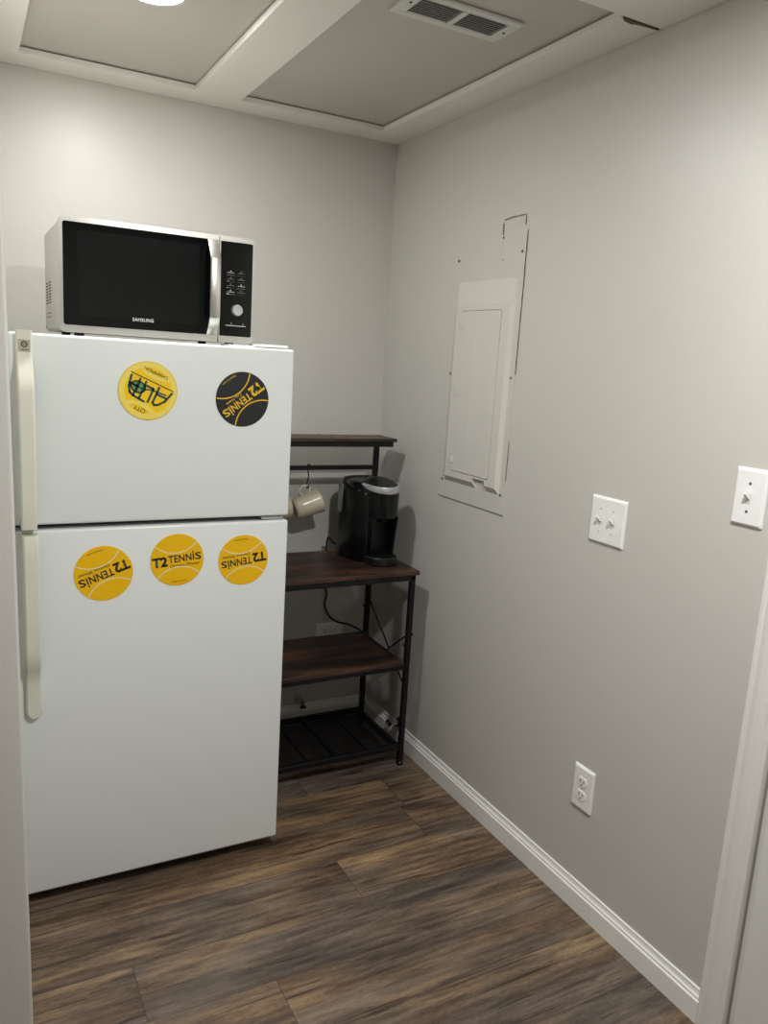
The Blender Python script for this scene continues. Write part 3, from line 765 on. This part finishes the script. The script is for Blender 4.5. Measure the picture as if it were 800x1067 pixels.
# ------------------------------------------------------------------ coffee maker
def coffee():
    zt = .7465
    t = root('coffee_maker', (-.16, -.25, zt), 'glossy black single cup coffee maker with silver lid ring on the rack', 'coffee maker')
    # plan outline of the rounded rear body (with the swept left flank)
    plan = [(-.110, -.120), (-.180, -.118), (-.222, -.130), (-.240, -.160), (-.245, -.195), (-.238, -.240), (-.224, -.280), (-.206, -.312), (-.192, -.318),
            (-.186, -.300), (-.180, -.275), (-.105, -.262), (-.085, -.250), (-.078, -.215), (-.078, -.160), (-.088, -.130)]
    P = [tuple(v)[:2] for v in smoothpath([(p[0], p[1], 0) for p in plan+[plan[0]]], 4)[:-1]]
    cx, cy = -.155, -.21
    def ring(z, s, dz=0.0, tilt=0.0):
        return [(cx+(p[0]-cx)*s, cy+(p[1]-cy)*s, z+tilt*(p[1]-cy)) for p in P]
    b = bmesh.new()
    loft(b, [ring(zt+.001, .97), ring(zt+.006, 1.0), ring(zt+.10, 1.0), ring(zt+.20, .985), ring(zt+.255, .97, tilt=.06), ring(zt+.274, .935, tilt=.08), ring(zt+.285, .85, tilt=.08), ring(zt+.291, .68, tilt=.06), ring(zt+.294, .4, tilt=.05)])
    obj('body', b, M_BREW, t, smooth=True)
    # smoky water tank at the back left
    b = bmesh.new()
    tp = [(-.165, -.109), (-.210, -.113), (-.233, -.135), (-.2430, -.165), (-.2440, -.193), (-.230, -.200), (-.220, -.150), (-.190, -.118)]
    T = [tuple(v)[:2] for v in smoothpath([(p[0], p[1], 0) for p in tp+[tp[0]]], 4)[:-1]]
    loft(b, [[(p[0], p[1], z) for p in T] for z in (zt+.165, zt+.169, zt+.262)] + [[(-.215+(p[0]+.215)*.93, -.16+(p[1]+.16)*.93, zt+.270) for p in T]])
    obj('water_tank', b, M_TANK, t, smooth=True)
    b = bmesh.new(); loft(b, [[(p[0], p[1], z) for p in T] for z in (zt+.0015, zt+.1645)]); obj('tank_base', b, M_BREWMATT, t, smooth=True)
    hc = (-.138, -.300)
    def ell(z, rx, ry, n=40, dz=0, c=hc): return [(c[0]+rx*math.cos(2*PI*i/n), c[1]+ry*math.sin(2*PI*i/n), z+dz*math.sin(2*PI*i/n)) for i in range(n)]
    # brew head
    b = bmesh.new()
    loft(b, [ell(zt+.166, .050, .058), ell(zt+.170, .057, .065), ell(zt+.195, .060, .068), ell(zt+.262, .062, .071), ell(zt+.268, .062, .071)])
    obj('brew_head', b, M_BREW, t, smooth=True)
    # front shell: two side walls and a back around the cup opening
    def cshape(z, k, yo):
        o = [(hc[0]+.060*k*math.cos(a), hc[1]+yo+.060*math.sin(a)) for a in [R(20-i*10) for i in range(5)]]
        o = [(-.080, -.235), (-.138+.061*k, -.285+yo), (-.138+.060*k, -.315+yo), (-.138+.052*k, -.345+yo), (-.138+.046*k, -.343+yo), (-.138+.050*k, -.315+yo), (-.138+.045*k, -.275),
             (-.138-.045*k, -.275), (-.138-.050*k, -.315+yo), (-.138-.046*k, -.343+yo), (-.138-.052*k, -.345+yo), (-.138-.060*k, -.315+yo), (-.138-.061*k, -.285+yo), (-.196, -.235)]
        return [(p[0], p[1], z) for p in o]
    b = bmesh.new(); loft(b, [cshape(zt+.006, .86, .018), cshape(zt+.10, .93, .010), cshape(zt+.172, .98, .0)]); obj('cup_bay', b, M_BREWMATT, t)
    b = bmesh.new(); cyl(b, (-.138, -.315, zt+.150), (-.138, -.315, zt+.170), .016, .024, 20); obj('nozzle', b, M_BREWMATT, t)
    # drip tray
    b = bmesh.new(); dc = (-.142, -.318)
    loft(b, [ell(zt+.0005, .060, .066, c=dc), ell(zt+.004, .063, .070, c=dc), ell(zt+.026, .061, .068, c=dc), ell(zt+.030, .057, .064, c=dc), ell(zt+.030, .052, .059, c=dc), ell(zt+.025, .050, .057, c=dc)])
    obj('drip_tray', b, M_BREWMATT, t, smooth=True)
    b = bmesh.new()
    for k in range(-5, 6):
        w = .045*math.sqrt(1-(k/6)**2); box(b, (dc[0]-w, dc[1]+k*.009-.0025, zt+.0255), (dc[0]+w, dc[1]+k*.009+.0025, zt+.0285))
    obj('drip_grate', b, M_BLACKMETAL, t)
    # lid and silver ring, both sloping down to the front
    lc = (-.140, -.292)
    b = bmesh.new()
    loft(b, [ell(zt+.266, .060, .072, dz=.010, c=lc), ell(zt+.286, .062, .074, dz=.010, c=lc), ell(zt+.292, .057, .068, dz=.010, c=lc), ell(zt+.297, .042, .052, dz=.010, c=lc), ell(zt+.2995, .018, .024, dz=.008, c=lc)])
    obj('lid', b, M_BREWMATT, t, smooth=True)
    b = bmesh.new(); rs = []
    for i in range(41):
        a = R(172+196*i/40); k = math.sin(PI*i/40)**.6
        hh = .003+.0085*k; ro = .072; ri = .059; z = zt+.283+.011*math.sin(a)
        c0 = Vector((lc[0], lc[1], 0)); d = Vector((math.cos(a), math.sin(a)*1.16, 0))
        rs.append([c0+d*ri+Vector((0, 0, z-hh)), c0+d*(ro-.002)+Vector((0, 0, z-hh)), c0+d*ro+Vector((0, 0, z)), c0+d*(ro-.003)+Vector((0, 0, z+hh)), c0+d*ri+Vector((0, 0, z+hh))])
    loft(b, rs); obj('lid_ring', b, M_SILVER, t, smooth=True)
    for p in ((-.2225, -.288, zt+.262), (-.2085, -.315, zt+.254)):
        b = bmesh.new(); lathe(b, [(0, 0), (.0032, 0), (.0028, .002), (0, .0028)], Matrix.Translation((p[0], p[1], p[2])) @ Matrix.Rotation(PI/2, 4, 'X') @ Matrix.Rotation(R(-40), 4, 'Y'), 12)
        obj('button', b, M_CHROME, t)
    b = bmesh.new(); pl = [(-.236, -.262, zt+.276), (-.205, -.318, zt+.262), (-.192, -.318, zt+.240), (-.220, -.285, zt+.235)]
    b.free()
coffee()
# power cord
b = bmesh.new()
pts = [(-.205, -.108, .763), (-.222, -.100, .770), (-.232, -.092, .780), (-.240, -.084, .790), (-.243, -.076, .780), (-.236, -.055, .740), (-.222, -.030, .690), (-.2185, -.022, .590), (-.2095, -.020, .540),
       (-.2155, -.020, .500), (-.196, -.020, .455), (-.160, -.020, .424), (-.120, -.045, .4165), (-.104, -.085, .4140), (-.099, -.125, .4125), (-.099, -.18, .4122), (-.1020, -.26, .4122), (-.1020, -.33, .4122), (-.104, -.40, .4122)]
tube(b, smoothpath(pts, 7), .0038, 8)
tag(obj('power_cord', b, M_SLOT, smooth=True), 'black power cord hanging from the coffee maker down to the middle shelf', 'cord')

# ------------------------------------------------------------------ wall plates
def plate_base(name, c, n, w, h, label, cat, group=None, up='z'):
    """n: 'x' faces -x on the right wall, 'y' faces -y on the back wall"""
    t = root(name, c, label, cat, group)
    def P(u, v, d):                        # u to the viewer's right, v up, d out of the wall
        return (c[0]-d, c[1]-u, c[2]+v) if n == 'x' else (c[0]+u, c[1]-d, c[2]+v)
    b = bmesh.new(); L = []
    for ins, d in ((0, 0), (0, .002), (.0012, .0035), (.005, .0062), (.006, .0066)):
        L.append([P(u, v, d) for u, v in rrect(-w/2+ins, w/2-ins, -h/2+ins, h/2-ins, .003, 3)])
    loft(b, L); obj('cover_plate', b, M_PLATE, t)
    return t, P
def screw(t, P, u, v, m=None):
    b = bmesh.new(); cyl(b, P(u, v, .006), P(u, v, .0074), .0035, .003, 14); o = obj('screw', b, m or M_SCREWW, t); return o
def toggle(t, P, u, upw=1):
    b = bmesh.new(); loft(b, [[P(u+a, bb, d) for a, bb in ((-.0052, -.0125), (.0052, -.0125), (.0052, .0125), (-.0052, .0125))] for d in (.006, .0074)]); obj('toggle_slot', b, M_SCREWW, t)
    s = upw; b = bmesh.new()
    loft(b, [[P(u+a, bb, d) for a, bb in q] if False else [P(u+a, bb, dd) for a, bb, dd in q] for q in (
        [(-.0042, -.006*s, .006), (.0042, -.006*s, .006), (.0042, .007*s, .006), (-.0042, .007*s, .006)],
        [(-.0040, .000*s, .013), (.0040, .000*s, .013), (.0040, .0095*s, .012), (-.0040, .0095*s, .012)],
        [(-.0032, .0075*s, .021), (.0032, .0075*s, .021), (.0032, .0135*s, .0195), (-.0032, .0135*s, .0195)])])
    obj('toggle', b, M_PLATE, t)
def duplex(t, P, rot=False):
    def Q(u, v, d): return P(v, u, d) if rot else P(u, v, d)
    for s in (1, -1):
        vc = s*.0195; b = bmesh.new()
        def shape(k): 
            return [(u*k, vc+v*k) for u, v in ([( .0172*math.cos(a), max(-.0135, min(.0135, .0172*math.sin(a)))) for a in [2*PI*i/36 for i in range(36)]])]
        loft(b, [[Q(u, v, .006) for u, v in shape(1)], [Q(u, v, .0082) for u, v in shape(1)], [Q(u, v, .0088) for u, v in shape(.95)]])
        f = obj('socket', b, M_PLATE, t)
        b = bmesh.new()
        for u0, hh in ((-.0063, .0045), (.0063, .0036)):
            loft(b, [[Q(u, v, d) for u, v in ((u0-.0014, vc+.003-hh), (u0+.0014, vc+.003-hh), (u0+.0014, vc+.003+hh), (u0-.0014, vc+.003+hh))] for d in (.0086, .0091)])
        loft(b, [[Q(.0024*math.cos(2*PI*i/12), vc-.0075+.0024*math.sin(2*PI*i/12), d) for i in range(12)] for d in (.0086, .0091)])
        obj('slots', b, M_SLOT, f)
    screw(t, Q, 0, 0)

t, P = plate_base('light_switch', (0, -1.2859, 1.0945), 'x', .1245, .124, 'white double toggle switch plate in the middle of the right wall', 'light switch', 'light switches on the right wall')
for u in (-.023, .023):
    toggle(t, P, u)
    for v in (.030, -.030): screw(t, P, u, v)
t, P = plate_base('light_switch', (0, -1.686, 1.2298), 'x', .0775, .124, 'white single toggle switch plate beside the door casing', 'light switch', 'light switches on the right wall')
toggle(t, P, 0)
for v in (.030, -.030): screw(t, P, 0, v, M_SCREW)
t, P = plate_base('electrical_outlet', (0, -1.31, .3523), 'x', .0775, .124, 'white upright duplex outlet low on the right wall below the double switch', 'outlet', 'wall outlets')
duplex(t, P)
t, P = plate_base('electrical_outlet', (-.183, 0, .381), 'y', .118, .072, 'white sideways duplex outlet on the back wall behind the rack', 'outlet', 'wall outlets')
duplex(t, P, True)

# ------------------------------------------------------------------ breaker panel
def breaker():
    t = root('breaker_panel', (0, -.65, 1.021), 'painted electrical breaker panel cover set in the right wall', 'breaker panel')
    b = bmesh.new()
    L = []
    for x, zt in ((0, 1.905), (-.0026, 1.76)): L.append([(x, -.8405, 1.0215), (x, -.4655, 1.0215), (x, -.4655, zt-.05), (x, -.72, zt-.05), (x, -.722, zt), (x, -.8405, zt)])
    loft(b, L)
    obj('cover_plate', b, M_WALL, t)
    D = .014
    outer = [(-.502, 1.736), (-.814, 1.734), (-.814, 1.080), (-.752, 1.080), (-.744, 1.112), (-.678, 1.112), (-.686, 1.080), (-.502, 1.080)]
    inner = [(-.514, 1.663), (-.802, 1.660), (-.802, 1.098), (-.7465, 1.098), (-.744, 1.1125), (-.678, 1.1125), (-.6815, 1.098), (-.514, 1.098)]
    b = bmesh.new()
    A = [b.verts.new((-.0025, p[0], p[1])) for p in outer]; n = len(outer)
    Bv = [b.verts.new((-D, p[0], p[1])) for p in inner]
    for i in range(n): b.faces.new((A[i], A[(i+1)%n], Bv[(i+1)%n], Bv[i]))
    dl = rrect(-.7645, -.5475, 1.119, 1.6425, (.010, .010, .010, .010))
    ring_plate(b, inner, dl, lambda p: (-D, p[0], p[1]))
    v1 = [b.verts.new((-D, p[0], p[1])) for p in dl]; v2 = [b.verts.new((-D+.005, p[0], p[1])) for p in dl]
    for i in range(len(dl)): b.faces.new((v1[i], v1[(i+1)%len(dl)], v2[(i+1)%len(dl)], v2[i]))
    b.faces.new(v2)
    bmesh.ops.remove_doubles(b, verts=b.verts[:], dist=1e-6)
    obj('raised_front', b, M_PPANEL, t)
    # hinged door leaf
    b = bmesh.new(); dd = rrect(-.7628, -.5487, 1.1207, 1.6408, (.009, .009, .009, .009)); n = len(dd)
    loft(b, [[(-D+.0047, p[0], p[1]) for p in dd], [(-D-.0008, p[0], p[1]) for p in dd], [(-D-.0018, -.656+(p[0]+.656)*.992, 1.381+(p[1]-1.381)*.997) for p in dd]])
    d = obj('door', b, M_PPANEL, t)
    b = bmesh.new(); prism(b, [(-D-.0017, -.632), (-D-.0026, -.6345), (-D-.0017, -.637)], 2, 1.125, 1.637); obj('fold_line', b, M_PPANEL, d)
    for zc in (1.60, 1.385, 1.16):
        b = bmesh.new(); cyl(b, (-D-.0035, -.5535, zc-.012), (-D-.0035, -.5535, zc+.012), .0035, n=12); box(b, (-D-.0035, -.561, zc-.012), (-D-.0012, -.5535, zc+.012)); obj('hinge', b, M_PPANEL, d)
    for zc in (1.52, 1.36, 1.20):
        b = bmesh.new(); prism(b, rrect(-.740, -.708, zc-.012, zc+.012, .005), 0, -D-.0017, -D-.0024); obj('embossed_mark', b, M_PPANEL, d)
    for y, z in ((-.487, 1.805), (-.8235, 1.806), (-.4835, 1.440), (-.8225, 1.440), (-.4825, 1.080), (-.8225, 1.081)):
        b = bmesh.new(); cyl(b, (-.0026, y, z), (-.0046, y, z), .0048, .0035, 14); obj('screw', b, M_SCREW, t)
    def crack(pts, w):
        b = bmesh.new(); random.seed(len(pts)*7)
        P = [Vector((0, p[0], p[1])) for p in pts]; q = []
        for s, e in zip(P, P[1:]):
            for k in range(6): q.append(s.lerp(e, k/6)+Vector((0, random.uniform(-.0008, .0008), random.uniform(-.0008, .0008))))
        q.append(P[-1])
        for i, (s, e) in enumerate(zip(q, q[1:])):
            dd = (e-s).normalized(); nn = Vector((0, -dd.z, dd.y))*w*random.uniform(.3, 1)
            vs = []
            for xx in (-.0036,): vs = [(xx, v.y, v.z) for v in (s-nn, e-nn, e+nn, s+nn)]
            loft(b, [vs, [(-.0012, v[1], v[2]) for v in vs]])
        obj('paint_crack', b, M_CRACK, t)
    crack([(-.722, 1.905), (-.755, 1.909), (-.790, 1.909), (-.828, 1.910)], .0014)
    crack([(-.720, 1.896), (-.7205, 1.880), (-.7215, 1.862)], .0020)
    crack([(-.828, 1.905), (-.829, 1.880)], .0008)
    crack([(-.8418, 1.865), (-.8420, 1.80), (-.8422, 1.70), (-.8420, 1.60), (-.8418, 1.45)], .0011)
    crack([(-.8415, 1.25), (-.8412, 1.13)], .0005)
    b = bmesh.new(); box(b, (-.0029, -.8415, 1.0200), (-.0003, -.4645, 1.0214)); obj('paint_crack', b, M_CRACK, t)
    b = bmesh.new(); cyl(b, (-.002, -.725, 1.854), (-.0040, -.725, 1.854), .003, n=10); cyl(b, (-.002, -.731, 1.790), (-.0036, -.731, 1.790), .002, n=10); obj('paint_crack', b, M_CRACK, t)
breaker()

# ------------------------------------------------------------------ pipes and valves low in the corner
def valve(c, lab, side):
    t = root('shutoff_valve', c, lab, 'valve', 'small pipe fittings behind the rack')
    x, y, z = c
    if side == 'back':
        b = bmesh.new(); cyl(b, (x, 0, z), (x, -.004, z), .016); cyl(b, (x, -.004, z), (x, -.038, z), .007); obj('stub', b, M_STEEL, t, smooth=True)
        b = bmesh.new(); cyl(b, (x, -.038, z), (x, -.052, z), .010); cyl(b, (x, -.045, z-.014), (x, -.045, z+.016), .0075); obj('body', b, M_STEEL, t, smooth=True)
        b = bmesh.new(); box(b, (x-.012, -.062, z-.017), (x+.012, -.053, z-.006), .002, 1); obj('handle', b, M_SLOT, t)
    else:
        b = bmesh.new(); cyl(b, (0, y, z), (-.004, y, z), .016); cyl(b, (-.004, y, z), (-.026, y, z), .007); obj('stub', b, M_CHROME, t, smooth=True)
        b = bmesh.new(); cyl(b, (-.020, y, z), (-.034, y, z), .010); cyl(b, (-.027, y-.004, z-.018), (-.027, y, z+.018), .007); obj('body', b, M_BREWMATT, t, smooth=True)
        b = bmesh.new(); cyl(b, (-.036, y-.002, z+.004), (-.048, y+.030, z-.044), .0055, .0045); cyl(b, (-.036, y, z), (-.030, y+.01, z-.012), .008); obj('lever', b, M_LEVER, t, smooth=True)
        b = bmesh.new(); tube(b, smoothpath([(-.030, y+.006, z-.02), (-.034, y+.035, z-.030), (-.036, y+.065, z-.022), (-.034, y+.075, z-.036), (-.032, y+.05, z-.042)], 5), .0038, 8); obj('hose_end', b, M_SLOT, t, smooth=True)
valve((-.305, 0, .104), 'small dull pipe stub on the back wall just above the baseboard', 'back')
valve((0, -.340, .112), 'small chrome lever valve on the right wall behind the front post of the rack', 'right')

# ------------------------------------------------------------------ camera and world
cam = bpy.data.cameras.new('camera'); co = bpy.data.objects.new('camera', cam); COL.objects.link(co)
rt = (0.8822019626707953, -0.4669961502173553, 0.06028509552091676)
up = (0.03561288133285166, 0.19383564964218386, 0.980387404861448)
fw = (0.4695225444459179, 0.8627527667935709, -0.1876332690304925)
mw = Matrix(((rt[0], up[0], -fw[0], -1.4646), (rt[1], up[1], -fw[1], -2.7631), (rt[2], up[2], -fw[2], 1.4649), (0, 0, 0, 1)))
co.matrix_world = mw
cam.sensor_fit = 'HORIZONTAL'; cam.sensor_width = 36; cam.lens = 818.12/800*36; cam.clip_start = .02
sc.camera = co
w = bpy.data.worlds.new('world'); sc.world = w; w.use_nodes = True
w.node_tree.nodes['Background'].inputs[0].default_value = (.9, .92, 1, 1)
w.node_tree.nodes['Background'].inputs[1].default_value = .02
vs = sc.view_settings; vs.view_transform = 'Standard'; vs.look = 'None'; vs.gamma = 1; vs.use_curve_mapping = False
vs.exposure = 0.0
